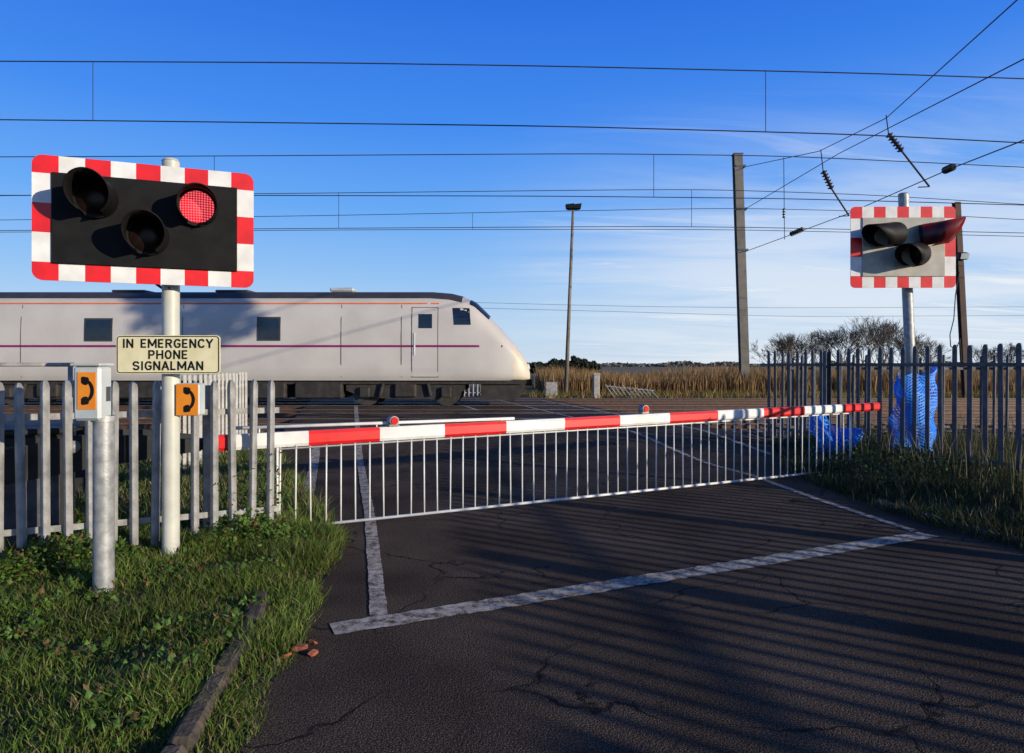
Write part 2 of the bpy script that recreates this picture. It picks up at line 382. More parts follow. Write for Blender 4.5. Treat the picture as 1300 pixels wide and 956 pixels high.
# ---------------------------------------------------------------- barrier
A=Vector((-1.64,6.76,0)); D=Vector((6.21,3.15,0)); 
def tpx(px):
    k=(px-650)/F; return (k*6.76+1.64)/(6.21-3.15*k)
def bpt(t,z=0): p=A+D*t; p.z=z; return p
Lb=D.length; bang=math.atan2(D.y,D.x)
tL=tpx(262); tR=tpx(1116); O=bpt(tL)
bar=thing('crossing_barrier','red and white striped lowered barrier boom with white hanging skirt across the road','barrier',(O.x,O.y,0),bang)
def bx(px): return (tpx(px)-tL)*Lb
def bz(x): return lerp(.885,.965,x/((tR-tL)*Lb))
bands=[(262,291,1),(291,391,0),(391,481,1),(481,563,0),(563,641,1),(641,715,0),(715,785,1),(785,848,0),(848,909,1),(909,967,0),(967,1019,1),(1019,1068,0),(1068,1116,1)]
mb=MB()
for p,q,c in bands:
    x0,x1=bx(p),bx(q)
    vs=[]
    for x in (x0,x1):
        hh=lerp(.072,.058,x/9.0); zz=bz(x)
        for y,z in ((-.03,-hh),(.03,-hh),(.042,-hh*.6),(.042,hh*.6),(.03,hh),(-.03,hh),(-.042,hh*.6),(-.042,-hh*.6)): vs.append((x,y,zz+z))
    fs=[(k,(k+1)%8,8+(k+1)%8,8+k)[::-1] for k in range(8)]
    mb.add(vs,fs,c)
mb.box((bx(262)-.004,0,bz(0)),(.01,.08,.14),mi=1); e=bx(1116); mb.box((e+.005,0,bz(e)),(.01,.08,.11),mi=1)
boom=mb.build('boom',[M['white'],M['red']],bar)
mb=MB(); mb.tube((bx(300),.06,1.01),(bx(655),.045,bz(bx(655))+.085),.017,n=8)
for p in (330,480,640):
    x=bx(p); mb.tube((x,.05,bz(x)+.05),(x,.055,1.005),.008,n=6)
mb.build('stay_tube',M['white'],bar,True)
sk=MB(); x0,x1=bx(352),bx(1080)
sk.tube((x0,0,.045),(x1,0,.05),.016,n=8); sk.tube((x0,0,bz(x0)-.09),(x1,0,bz(x1)-.08),.010,n=6); sk.box(((x0),0,.45),(.02,.02,.8)); sk.box(((x1),0,.45),(.02,.02,.8))
skirt=sk.build('skirt_rail',M['white'],bar,True)
nr=56
for i in range(nr+1):
    x=lerp(x0+.02,x1-.02,i/nr)
    mb=MB(); mb.tube((0,0,.045),(0,0,bz(x)-.07),.0085,n=6)
    o=mb.build('skirt_rod',M['white'],skirt,True,loc=(x,random.uniform(-.004,.004),0)); o.rotation_euler=(0,R(random.uniform(-.7,.7)),0)
for p in (499,817):
    x=bx(p); z=bz(x)+.07
    mb=MB(); mb.box((x,0,z+.012),(.11,.09,.024),bev=.006); mb.tube((x,-.05,z+.06),(x,.05,z+.06),.048,n=16)
    l=mb.build('marker_lamp',M['galv'],bar)
    m2=MB(); m2.tube((x,-.062,z+.06),(x,-.049,z+.06),.036,.04,n=16); m2.build('lens',M['redlens'],l)
    m2=MB(); m2.tube((x,.049,z+.06),(x,.062,z+.06),.04,.036,n=16); m2.build('lens',M['redlens'],l)
mc=thing('barrier_machine','dark barrier operating machine with counterweights behind the left palisade fence','barrier machine',(O.x,O.y,0),bang)
mb=MB(); mb.box((-1.35,.12,.52),(.62,.5,1.04),bev=.03); mb.box((-1.35,.12,1.06),(.68,.56,.05),bev=.015); cab=mb.build('cabinet',M['machine'],mc)
mb=MB(); mb.box((-1.35,-.137,.55),(.5,.012,.8)); d=mb.build('door',M['galv_dark'],cab)
mb=MB(); mb.box((-1.18,-.15,.6),(.025,.03,.1)); mb.build('handle',M['galv'],cab)
for y in (-.16,.40):
    mb=MB(); mb.prism([(-.05,.93),(-.05,.84),(-.9,.74),(-2.1,.55),(-2.1,.80),(-1.0,1.02),(-.5,1.0)],y,y+.02); mb.build('side_arm',M['machine'],mc)
for x in (-2.35,-2.05):
    mb=MB(); mb.box((x,.12,.62),(.24,.62,.42),Matrix.Rotation(R(-9),3,'Y'),bev=.02); mb.build('counterweight',M['machine'],mc)
mb=MB(); mb.box((-.25,.0,.885),(.6,.12,.10),bev=.01); mb.build('boom_socket',M['machine'],mc)
mb=MB(); mb.tube((-1.0,-.2,.93),(-1.0,.5,.93),.05,n=14); mb.build('pivot_shaft',M['galv'],mc,True)
mb=MB(); mb.box((-1.7,.1,.06),(2.0,.9,.12),bev=.02); mb.build('plinth',M['machine'],mc)
eb=MB(); eb.box((0,0,.16),(.42,.28,.32),bev=.02); eb.box((0,0,.33),(.45,.31,.03),bev=.01)
o=eb.build('equipment_box',M['boxgrey'],loc=(-4.55,5.75,.05)); tag(o,'pale low equipment box on the ground at the far left behind the fence','box')
t=thing('lineside_cabinet','large dark green equipment cabinet at the far left behind the palisade fence','cabinet',(-5.5,7.6,0),R(20))
mb=MB(); mb.box((0,0,.46),(1.5,.6,.88),bev=.02); c=mb.build('box',M['machine'],t); mb=MB(); mb.box((0,0,.93),(1.56,.66,.05),bev=.02); mb.build('roof',M['machine'],t)
for s in (-1,1):
    mb=MB(); mb.box((s*.37,-.307,.47),(.68,.014,.78),bev=.004); d=mb.build('door',M['machine'],t); mb=MB(); mb.box((s*.08,-.325,.5),(.03,.03,.12)); mb.build('handle',M['galv'],d)

# ---------------------------------------------------------------- signal boards
def rounded_cells(mb,w,h,bt,nx,nz,rc,y):
    cw=w/nx
    def cell(x0,x1,z0,z1,mi,corner=None):
        poly=[(x0,z0),(x1,z0),(x1,z1),(x0,z1)]
        if corner:
            cx,cz=corner; out=[]
            for (px,pz) in poly:
                if (px==cx and pz==cz):
                    sx=1 if cx>0 else -1; sz=1 if cz>0 else -1
                    ax,az=cx-sx*rc,cz-sz*rc
                    pts=[(ax+sx*rc*math.cos(t),az+sz*rc*math.sin(t)) for t in [i*math.pi/2/6 for i in range(7)]]
                    if sx*sz<0: pts=pts[::-1]
                    out+=pts
                else: out.append((px,pz))
            poly=out
        mb.prism(poly,y,y+.012,mi)
    xs=[-w/2+cw*i for i in range(nx+1)]; xs[-1]=w/2; zt,zb_=h/2,-h/2
    for i in range(nx):
        mi=1 if i%2==0 else 0
        ct=(xs[0],zt) if i==0 else ((xs[-1],zt) if i==nx-1 else None)
        cb=(xs[0],zb_) if i==0 else ((xs[-1],zb_) if i==nx-1 else None)
        cell(xs[i],xs[i+1],h/2-bt,zt,mi,ct); cell(xs[i],xs[i+1],zb_,-h/2+bt,mi,cb)
    ih=h-2*bt; m=nz-2
    for j in range(m):
        mi=0 if j%2==0 else 1
        z0=-ih/2+ih*j/m; z1=-ih/2+ih*(j+1)/m
        cell(-w/2,-w/2+bt,z0,z1,mi); cell(w/2-bt,w/2,z0,z1,mi)
def hood(mb,c,ax,r,length,rb,n=30):
    a=Vector(ax).normalized(); u=(Vector((0,0,1))-a*a.z).normalized(); w=a.cross(u); c=Vector(c)
    def ring(d,rr,s=0):
        out=[]
        for k in range(n+1):
            t=-math.pi*.84+1.68*math.pi*k/n
            dd=d*(.45+.55*math.cos(t/2)**1.3) if s else d
            out.append(c+a*dd+u*math.cos(t)*rr+w*math.sin(t)*rr)
        return out
    V=ring(0,rb)+ring(length*.5,r*1.0,1)+ring(length,r,1)+ring(length,r-.008,1)+ring(0,rb-.008)
    fs=[]
    for j in range(4):
        for k in range(n):
            p=j*(n+1)+k; fs.append((p,p+1,p+n+2,p+n+1))
    mb.add(V,fs)
def lamp(parent,c,ax,r,length,lensmat,hm='hood'):
    a=Vector(ax).normalized(); c=Vector(c)
    mb=MB(); mb.tube(c-a*.02,c+a*.05,r*1.16,r*1.16,n=32); hd=mb.build('lamp_head',M['hood'],parent); sharp(hd)
    mb=MB(); hood(mb,c+a*.03,a,r*1.12,length,r*1.18); h=mb.build('hood',M[hm],hd,True)
    mb=MB()
    u=(Vector((0,0,1))-a*a.z).normalized(); w=a.cross(u); n=28; V=[c+a*.085]; fs=[]
    for j,(rr,dd) in enumerate(((.35,.083),(.7,.075),(.97,.055))):
        for k in range(n):
            t=2*math.pi*k/n; V.append(c+a*dd+(u*math.cos(t)+w*math.sin(t))*r*rr)
    for k in range(n): fs.append((0,1+k,1+(k+1)%n))
    for j in range(2):
        for k in range(n): p=1+j*n; fs.append((p+k,p+n+k,p+n+(k+1)%n,p+(k+1)%n))
    mb.add(V,fs); mb.build('lens',lensmat,hd,True)
def signal(label,post,posttop,rpost,bc,w,h,yaw,inner,lamps,pm,r,leanx=0):
    t=thing('crossing_signal',label,'traffic signal',(post[0],post[1],0))
    mb=MB(); mb.tube((0,0,0),(leanx,0,posttop),rpost,n=20); mb.tube((leanx,0,posttop),(leanx,0,posttop+.02),rpost*1.06,rpost*.8,n=20); p=mb.build('post',pm,t,True); sharp(p)
    b=MB(); bt=.135*h/.926
    rounded_cells(b,w,h,bt,9,5,.07,-.012)
    bo=b.build('border_board',[M['white'],M['red']],t,loc=(bc[0]-post[0],bc[1]-post[1],bc[2])); bo.rotation_euler=(0,0,yaw)
    b=MB(); b.box((0,-.022,0),(w-2*bt+.02,.018,h-2*bt+.02),bev=.006); bb=b.build('backboard',inner,bo)
    for zz in (.22,-.22):
        b=MB(); b.box((0,.012,h*zz),(w*.6,.03,.05)); b.build('bracket',M['galv'],bo)
    for (lx,lz,ax,lm,hl,hm) in lamps:
        lamp(bo,(lx,-.035,lz),ax,r,hl,lm,hm)
    return t
S=signal('left crossing signal, red and white chequered border, one red lamp lit',(-2.757,5.52),3.24,.066,(-2.82,5.30,2.6875),1.525,.926,math.atan2(.55,1.423),M['black'],
   [(-.345,.16,(-.02,-1,-.02),M['lens'],.36,'hood'),(.345,.15,(.06,-1,-.05),M['led'],.26,'hood'),(0,-.10,(.02,-1,-.02),M['lens'],.34,'hood')],M['cream'],.128)
mb=MB(); pts=[Vector((-.15,-.1,2.36)),Vector((-.13,.0,2.26)),Vector((-.05,.02,2.2)),Vector((0.0,-.03,2.18)),Vector((.02,-.06,2.22))]; mb.path(pts,.012); mb.build('cable',M['cable'],S,True)
Yr=10.65; Yp_=10.88
bcr=w3(1146,314,Yr)
S2=signal('right crossing signal with long black hoods, in front of the bare bushes',(w3(1161,500,Yp_).x,Yp_),w3(0,247,Yp_).z,.078,(bcr.x,bcr.y,bcr.z),132/F*Yr,103/F*Yr,R(-1),M['glareboard'],
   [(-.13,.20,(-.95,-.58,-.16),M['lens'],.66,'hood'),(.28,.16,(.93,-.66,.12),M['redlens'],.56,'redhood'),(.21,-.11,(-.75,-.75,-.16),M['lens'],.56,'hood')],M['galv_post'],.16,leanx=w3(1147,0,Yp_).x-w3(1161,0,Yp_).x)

# emergency sign
t=thing('emergency_sign','cream sign reading IN EMERGENCY PHONE SIGNALMAN on the left signal post','sign',(-2.715,5.40,1.68),R(3))
mb=MB()
def rrect(w,h,r,n=5):
    out=[]
    for cx,cz,a0 in ((w/2-r,-h/2+r,-90),(w/2-r,h/2-r,0),(-w/2+r,h/2-r,90),(-w/2+r,-h/2+r,180)):
        for i in range(n+1):
            a=R(a0+90*i/n); out.append((cx+r*math.cos(a),cz+r*math.sin(a)))
    return out
W,Hh=.80,.305
mb.prism(rrect(W,Hh,.03),-.006,.006); mb.build('panel',M['signyellow'],t)
def ringp(mb,outer,inner,y):
    n=len(outer); vs=[(x,y,z) for x,z in outer]+[(x,y,z) for x,z in inner]
    mb.add(vs,[(k,(k+1)%n,n+(k+1)%n,n+k) for k in range(n)])
mb=MB(); ringp(mb,rrect(W-.012,Hh-.012,.026),rrect(W-.026,Hh-.026,.019),-.0085); mb.build('border_line',M['black'],t)
GL={'I':[[(.5,0),(.5,1)]],'N':[[(.08,0),(.08,1)],[(.08,1),(.92,0)],[(.92,0),(.92,1)]],'E':[[(.1,0),(.1,1)],[(.1,.94),(.9,.94)],[(.1,.5),(.8,.5)],[(.1,.06),(.9,.06)]],
'M':[[(.04,0),(.04,1)],[(.04,1),(.5,.22)],[(.5,.22),(.96,1)],[(.96,1),(.96,0)]],'R':[[(.1,0),(.1,1)],[(.1,.94),(.7,.94)],[(.7,.94),(.88,.82),(.88,.62),(.7,.5)],[(.7,.5),(.1,.5)],[(.5,.5),(.92,0)]],
'G':[[(.92,.8),(.75,.94),(.35,.94),(.1,.7),(.1,.3),(.35,.06),(.75,.06),(.92,.2),(.92,.46)],[(.92,.46),(.58,.46)]],'C':[[(.92,.78),(.75,.94),(.35,.94),(.1,.7),(.1,.3),(.35,.06),(.75,.06),(.92,.22)]],
'Y':[[(.03,1),(.5,.48)],[(.97,1),(.5,.48)],[(.5,.48),(.5,0)]],'P':[[(.1,0),(.1,1)],[(.1,.94),(.7,.94)],[(.7,.94),(.9,.82),(.9,.58),(.7,.46)],[(.7,.46),(.1,.46)]],
'H':[[(.08,0),(.08,1)],[(.92,0),(.92,1)],[(.08,.5),(.92,.5)]],'O':[[(.35,.06),(.1,.3),(.1,.7),(.35,.94),(.65,.94),(.9,.7),(.9,.3),(.65,.06),(.35,.06)]],
'S':[[(.9,.8),(.7,.94),(.3,.94),(.1,.8),(.1,.62),(.3,.53),(.7,.47),(.9,.36),(.9,.2),(.7,.06),(.3,.06),(.1,.2)]],'L':[[(.1,1),(.1,0)],[(.1,.06),(.9,.06)]],'A':[[(.02,0),(.5,1)],[(.5,1),(.98,0)],[(.2,.34),(.8,.34)]]}
WD={'I':.22,'M':1.15,' ':.55,'E':.78,'L':.72,'P':.85,'S':.9}
def word(s,width,h,parent,x0,z0,m_,st=.0125):
    adv=[WD.get(c,.92) for c in s]; gap=.30; tot=sum(adv)+gap*(len(s)-1); u=width/tot; x=x0-width/2
    mb=MB(); yy=-.0092
    for c,w_ in zip(s,adv):
        for pl in GL.get(c,[]):
            for a,b in zip(pl,pl[1:]):
                A_=Vector((x+a[0]*w_*u,0,z0-h/2+a[1]*h)); B_=Vector((x+b[0]*w_*u,0,z0-h/2+b[1]*h)); d=(B_-A_).normalized(); nn=Vector((-d.z,0,d.x))*st/2
                e_=d*st*.2; yy-=.00002
                mb.add([(p.x,yy,p.z) for p in (A_-e_-nn,B_+e_-nn,B_+e_+nn,A_-e_+nn)],[(0,1,2,3)])
        x+=(w_+gap)*u
    mb.build('lettering',m_,parent)
for i,(s_,wd) in enumerate((('IN EMERGENCY',.69),('PHONE',.30),('SIGNALMAN',.54))):
    word(s_,wd,.066,t,0,.088-.088*i,M['black'])
for z in (.1,-.1):
    mb=MB(); mb.box((-.03,.03,z),(.16,.045,.03)); mb.build('bracket',M['galv'],t)

def handset(mb,cx,cz,s,y):
    out=[];inn=[]; n=16
    for i in range(n+1):
        a=R(-66+132*i/n); out.append((cx-.22*s+ .50*s*math.cos(a), cz+.56*s*math.sin(a)))
        inn.append((cx-.22*s+ .33*s*math.cos(a), cz+.44*s*math.sin(a)))
    vs=[(x,y,z) for x,z in out]+[(x,y,z) for x,z in inn]; mb.add(vs,[(i,i+1,n+2+i,n+1+i) for i in range(n)])
    for sg in (-1,1):
        p=[(-.30,.60),(-.22,.64),(.02,.60),(.06,.50),(.0,.30),(-.06,.25),(-.20,.27),(-.30,.36)]
        q=[(cx+x*s,y-.0004,cz+sg*z*s) for x,z in p]; mb.add(q,[tuple(range(8))])
t=thing('telephone_post','pale emergency telephone box with orange handset sign on a thick grey post','telephone',(-2.81,4.70,0))
mb=MB(); mb.tube((0,0,0),(0,0,1.25),.066,n=22); mb.tube((0,0,1.21),(0,0,1.25),.078,n=22); p=mb.build('post',M['galv_post'],t,True); sharp(p)
mb=MB(); mb.box((-.05,-.04,1.407),(.184,.145,.37),bev=.018); mb.box((-.05,-.045,1.60),(.208,.175,.02),bev=.008); b=mb.build('box',M['boxgrey'],t)
mb=MB(); mb.box((-.045,-.1155,1.425),(.122,.006,.25)); pn=mb.build('phone_sign',M['orange'],b)
mb=MB(); handset(mb,-.035,1.425,.150,-.1200); mb.build('handset_symbol',M['black'],b)
mb=MB(); mb.box((.044,-.02,1.40),(.006,.05,.10),bev=.002); mb.build('latch',M['galv_dark'],b)
t=thing('telephone_box','small orange telephone box with black handset symbol on the right of the left signal post','telephone',(-2.60,5.50,1.19))
mb=MB(); mb.box((0,.03,.13),(.185,.12,.26),bev=.012); mb.build('box',M['boxgrey'],t)
mb=MB(); mb.box((0,-.034,.13),(.175,.006,.25)); mb.build('phone_sign',M['orange'],t)
mb=MB(); handset(mb,.02,.13,.16,-.0385); mb.build('handset_symbol',M['black'],t)

# ---------------------------------------------------------------- train
TC=22.9
zt_p=[(-30,4.02),(-2.6,4.02),(-2.0,3.97),(-1.6,3.87),(-1.2,3.66),(-.85,3.32),(-.35,2.80),(.02,2.38),(.30,2.02),(.50,1.68),(.58,1.38)]
zb_p=[(-30,1.10),(.3,1.10),(.58,1.12)]
hw_p=[(-30,1.37),(-2.2,1.37),(-1.12,1.35),(-.5,1.31),(-.1,1.25),(.2,1.17),(.42,1.06),(.58,.92)]
fh=[(0,.93),(.06,.985),(.15,1),(.55,.995),(.72,.97),(.82,.92),(.90,.80),(.95,.62),(.985,.34),(1,0)]
def TP(x,h,s,off=0):
    zb,zt,hw=interp(x,zb_p),interp(x,zt_p),interp(x,hw_p)
    return Vector((x,TC+s*(hw*interp(h,fh)+off),zb+(zt-zb)*h))
toff=(0,TC,RAILZ)
train=thing('train','light grey express train with magenta stripe and sloping nose passing behind the barrier','train',toff)
xs=[-20.5,-16,-12,-9,-6,-4,-3,-2.6,-2.3,-2.0,-1.8,-1.6,-1.4,-1.2,-1.02,-.85,-.6,-.35,-.15,.05,.2,.33,.43,.52,.56,.58]
hs=[0,.03,.06,.15,.35,.55,.65,.72,.78,.82,.86,.90,.925,.95,.97,.985,1]
mb=MB(); vs=[]
for x in xs:
    for h in hs: vs.append(TP(x,h,-1))
    for h in hs[::-1][1:]: vs.append(TP(x,h,1))
n=2*len(hs)-1; mb.v=[tuple(v) for v in vs]
for i in range(len(xs)-1):
    mi=1 if xs[i]>=.04 else 0
    for k in range(n-1):
        a=i*n+k; mb.f.append((a,a+n,a+n+1,a+1)); mb.m.append(mi)
    mb.f.append((i*n,i*n+n-1,i*n+2*n-1,i*n+n)); mb.m.append(mi)
mb.f.append(tuple(range((len(xs)-1)*n,len(xs)*n))); mb.m.append(1)
mb.f.append(tuple(range(n))[::-1]); mb.m.append(0)
body=mb.build('body',[M['train'],M['nose']],train,True,off=toff); sharp(body,50)
def patch(x0,x1,z0,z1,off,s=-1,nx=4,nz=5,mb=None,skew=0):
    mb=mb or MB(); vs=[];fs=[]
    for i in range(nx+1):
        for j in range(nz+1):
            z=lerp(z0,z1,j/nz); x=lerp(x0,x1,i/nx)+skew*(j/nz)
            zb,zt=interp(x,zb_p),interp(x,zt_p); vs.append(TP(x,min(1,(z-zb)/(zt-zb)),s,off))
    for i in range(nx):
        for j in range(nz):
            a=i*(nz+1)+j; f=(a,a+nz+1,a+nz+2,a+1); fs.append(f if s<0 else f[::-1])
    mb.add(vs,fs); return mb
def both(name,m,x0,x1,z0,z1,off,parent=None,**k):
    for s in (-1,1): patch(x0,x1,z0,z1,off,s,**k).build(name,M[m],parent or train,off=toff)
mb=MB(); vs=[];fs=[]; rx=[x for x in xs if x<=-1.6]; rh=[.895,.91,.93,.95,.97,.985,1]
for x in rx:
    row=[TP(x,h,-1,.006)+Vector((0,0,.008)) for h in rh]+[TP(x,h,1,.006)+Vector((0,0,.008)) for h in rh[::-1][1:]]; vs+=row
n=len(rh)*2-1
for i in range(len(rx)-1):
    for k in range(n-1): a=i*n+k; fs.append((a,a+n,a+n+1,a+1))
mb.add(vs,fs); roof=mb.build('roof',M['roof'],train,True,off=toff)
for x in (-18,-12.6,-9.2):
    mb=MB(); mb.box((x,TC,4.02),(1.1,1.0,.08),bev=.03); mb.build('roof_vent',M['roof'],roof,off=toff)
mb=MB(); mb.box((-5.6,TC-.2,4.07),(.8,.5,.14),bev=.05); mb.build('roof_vent',M['boxgrey'],roof,off=toff)
both('magenta_stripe','magenta',-20.5,-.3,2.15,2.22,.006,nx=24,nz=1)
both('red_line','redline',-20.5,-1.4,3.52,3.565,.008,nx=20,nz=1)
for (xa,xb,za,zb2) in [(-13.45,-12.65,2.38,3.02),(-8.0,-7.35,2.40,3.06),(-18.9,-18.1,2.38,3.02)]:
    both('window_frame','roof',xa-.05,xb+.05,za-.05,zb2+.05,.006,nx=1)
    both('window','glass',xa,xb,za,zb2,.010,nx=1)
for (xa,xb) in [(-3.15,-2.35),(-19.9,-19.1)]:
    for s in (-1,1):
        patch(xa-.02,xb+.02,1.2,3.42,.010,s,nx=2,nz=8).build('door_seal',M['under'],train,off=toff)
        d=patch(xa,xb,1.22,3.40,.016,s,nx=2,nz=8).build('door',M['train'],train,off=toff)
        patch(xa,xb,2.15,2.22,.020,s,nx=2,nz=1).build('door_stripe',M['magenta'],d,off=toff)
        patch(xa+.2,xb-.17,2.75,3.2,.022,s,nx=1).build('door_window',M['glass'],d,off=toff)
        patch(xa+.06,xb-.69,1.9,2.6,.04,s,nx=1,nz=1).build('handrail',M['white'],d,off=toff)
for x in (-3.5,-10.4,-15.5,-5.4):
    both('panel_seam','under',x,x+.018,1.2,3.5,.009,nx=1)
both('cab_side_window','glass',-1.83,-1.30,2.86,3.40,.012,nx=3,skew=-.05)
mb=MB(); vs=[];fs=[]
def inv(q):
    lo,hi=.72,1.0
    for _ in range(30):
        m_=(lo+hi)/2
        if interp(m_,fh)>q: lo=m_
        else: hi=m_
    return lo
qs=[-.74,-.6,-.45,-.3,-.15,.0,.15,.3,.45,.6,.74]; wx=[-1.36,-1.2,-1.02,-.85,-.74]
for x in wx:
    for q in qs:
        h=inv(abs(q)); p=TP(x,h,-1 if q<0 else 1); vs.append(p+Vector((.018,0.006*(-1 if q<0 else 1),.018)))
for i in range(len(wx)-1):
    for k in range(len(qs)-1): a=i*len(qs)+k; fs.append((a,a+len(qs),a+len(qs)+1,a+1))
mb.add(vs,fs); mb.build('windscreen',M['screen'],train,True,off=toff)
for s in (-1,1):
    p=Vector((.45,TC+s*.66,1.52)); mb=MB(); mb.tube(p,p+Vector((.12,0,.03)),.10,.09,n=16); mb.build('headlight',M['white'],train,off=toff)
    mb=MB(); p=Vector((.15,TC+s*.80,1.02)); mb.tube(p,p+Vector((.50,0,0)),.10,.10,n=14); mb.tube(p+Vector((.50,0,0)),p+Vector((.56,0,0)),.22,.22,n=20); mb.build('buffer',M['under'],train,off=toff)
mb=MB(); mb.box((.55,TC,.92),(.45,.22,.22),bev=.03); mb.build('coupler',M['under'],train,off=toff)
mb=MB(); mb.box((-10,TC,1.05),(20.6,2.3,.14)); 
for (a,b) in ((-12.6,-11.0),(-10.7,-9.4),(-9.0,-7.2),(-6.9,-5.4)): mb.box(((a+b)/2,TC,.78),(b-a,2.5,.5),bev=.04)
mb.build('underframe',M['under'],train,off=toff)
mb=MB(); mb.prism([(-1.0,.50),(.1,.45),(.42,.72),(.42,1.09),(-1.0,1.09)],TC-1.05,TC+1.05); mb.build('snow_plough',M['under'],train,off=toff)
for cx in (-3.4,-14.8):
    mb=MB()
    for s in (-1,1):
        mb.prism([(cx-1.9,.78),(cx-1.5,.62),(cx-.5,.50),(cx+.5,.50),(cx+1.5,.62),(cx+1.9,.78),(cx+1.9,.95),(cx+.6,.98),(cx-.6,.98),(cx-1.9,.95)],TC+s*1.02-.05,TC+s*1.02+.05)
        for dx in (-1.3,1.3): mb.box((cx+dx,TC+s*1.12,.72),(.34,.16,.34),bev=.04); mb.tube((cx+dx*.62,TC+s*1.14,.6),(cx+dx*.55,TC+s*1.14,1.0),.06,n=10)
        mb.box((cx,TC+s*1.1,.78),(.7,.2,.44),bev=.05)
    mb.box((cx,TC,.80),(.5,2.2,.25))
    bg=mb.build('bogie',M['under'],train,off=toff)
    for dx in (-1.3,1.3):
        mb=MB()
        for s in (-1,1):
            y=TC+s*.76; mb.tube((cx+dx,y-.065,RAILZ+.46),(cx+dx,y+.065,RAILZ+.46),.46,n=32); mb.tube((cx+dx,y+s*.068,RAILZ+.46),(cx+dx,y+s*.09,RAILZ+.46),.2,.15,n=16)
        mb.tube((cx+dx,TC-.75,RAILZ+.46),(cx+dx,TC+.75,RAILZ+.46),.08,n=10); w=mb.build('wheelset',M['wheel'],bg,off=toff); 

# ---------------------------------------------------------------- overhead line
def smooth_pts(pts,Y,n=24):
    out=[]
    for (a,b),(c,d) in zip(pts,pts[1:]):
        for i in range(n): 
            t=i/n; out.append((lerp(a,c,t),lerp(b,d,t)))
    out.append(pts[-1])
    for _ in range(30):
        out=[out[0]]+[((out[i-1][0]+out[i][0]*2+out[i+1][0])/4,(out[i-1][1]+out[i][1]*2+out[i+1][1])/4) for i in range(1,len(out)-1)]+[out[-1]]
    return [w3(a,b,Y) for a,b in out]
OH=[('overhead line nearest the viewer, highest pair of wires in the sky',16.1,[(-200,77),(400,79.5),(700,84),(1100,93),(1500,107)],[(-200,150),(200,154),(700,160),(1100,171),(1500,192)],[(118,),(972,)],.015),
    ('second overhead line from the viewer, around the middle of the sky',19.5,[(-200,200),(300,198),(750,195),(1000,198),(1500,222)],[(-200,248),(300,248),(700,249),(1000,252),(1500,266)],[(272,),(830,)],.013),
    ('third overhead line, above the train roof',22.9,[(-200,250),(330,246),(880,240),(1100,247),(1500,272)],[(-200,294),(400,290),(880,287),(1500,300)],[(878,),(430,)],.012),
    ('fourth overhead line, farthest and lowest of the wires above the train',26.3,[(-200,282),(400,274),(920,264),(1100,268),(1500,290)],[(-200,296),(500,291.5),(920,291),(1500,305)],[(600,)],.012)]
for lb,Y,ca,co,dr,r in OH:
    t=thing('overhead_line',lb,'overhead wire',(0,Y,5.5)); off=(0,Y,5.5)
    P1=smooth_pts(ca,Y); P2=smooth_pts(co,Y)
    mb=MB(); mb.path(P1,r,5); mb.build('catenary_wire',M['wire'],t,off=off)
    mb=MB(); mb.path(P2,r,5); mb.build('contact_wire',M['wire'],t,off=off)
    for (px,) in dr:
        X=(px-650)/F*Y
        def zat(P): 
            for a,b in zip(P,P[1:]):
                if a.x<=X<=b.x: return lerp(a.z,b.z,(X-a.x)/(b.x-a.x))
            return P[-1].z
        mb=MB(); mb.tube((X,Y,zat(P1)),(X,Y,zat(P2)),.009,n=5); mb.build('dropper',M['wire'],t,off=off)
def Yp(px): return 33-(px-945)*(18.5/355)
TW=[('tension wire climbing steeply to the top right corner',[(1330,-35),(1125,150),(1040,192),(945,212)],[]),
    ('tension wire running from the grey mast up to the right edge, middle one of three',[(1400,30),(1300,75),(1065,195),(945,266)],[]),
    ('lowest tension wire from the grey mast to the right edge, with two black insulators',[(1400,132),(1300,178),(1205,215),(1075,272),(950,318)],[(1205,214),(1012,294)])]
for lb,pts,ins in TW:
    P=[w3(a,b,Yp(a)) for a,b in pts]; o0=P[-1]
    t=thing('tension_wire',lb,'overhead wire',o0); mb=MB(); mb.path(P,.016,5); mb.build('wire',M['wire'],t,off=o0)
    for a,b in ins:
        c=w3(a,b,Yp(a)); d=(w3(a+10,b-4.3,Yp(a+10))-c).normalized(); mb=MB()
        L_=13/F*Yp(a); mb.tube(c-d*L_,c+d*L_,.05,.05,n=10)
        for i in range(6): q=c-d*L_+d*(2*L_*(i+.5)/6); mb.tube(q-d*.02,q+d*.02,.11,.08,n=12)
        mb.build('insulator',M['porcelain'],t,off=o0)
for lb,pts in [('registration arm with insulator hanging below the wires, upper right one',[(1125,146),(1128,170),(1145,192),(1180,237)]),('registration arm with insulator hanging below the wires, lower left one',[(1042,190),(1045,217),(1056,240),(1078,274)])]:
    Y=24 if pts[0][0]>1100 else 27
    P=[w3(a,b,Y) for a,b in pts]; o0=P[0]; t=thing('registration_arm',lb,'overhead line arm',o0,group='registration arms of the overhead line')
    mb=MB(); mb.tube(P[0],P[1],.02,n=6); mb.build('hanger',M['wire'],t,off=o0)
    mb=MB(); mb.tube(P[2],P[3],.035,n=8); mb.tube(P[3],P[3]+Vector((-.4,0,-.02)),.02,n=6); mb.build('arm',M['wire'],t,off=o0)
    mb=MB(); d=(P[2]-P[1]).normalized(); L_=(P[2]-P[1]).length; mb.tube(P[1],P[2],.06,n=10)
    for i in range(6): q=P[1]+d*L_*(i+.5)/6; mb.tube(q-d*.03,q+d*.03,.14,.10,n=12)
    mb.build('insulator',M['porcelain'],t,off=o0)
a,b=w3(995,200,26),w3(996,304,26); t=thing('hanging_dropper','vertical dropper wire with a small insulator to the right of the grey mast','overhead wire',a)
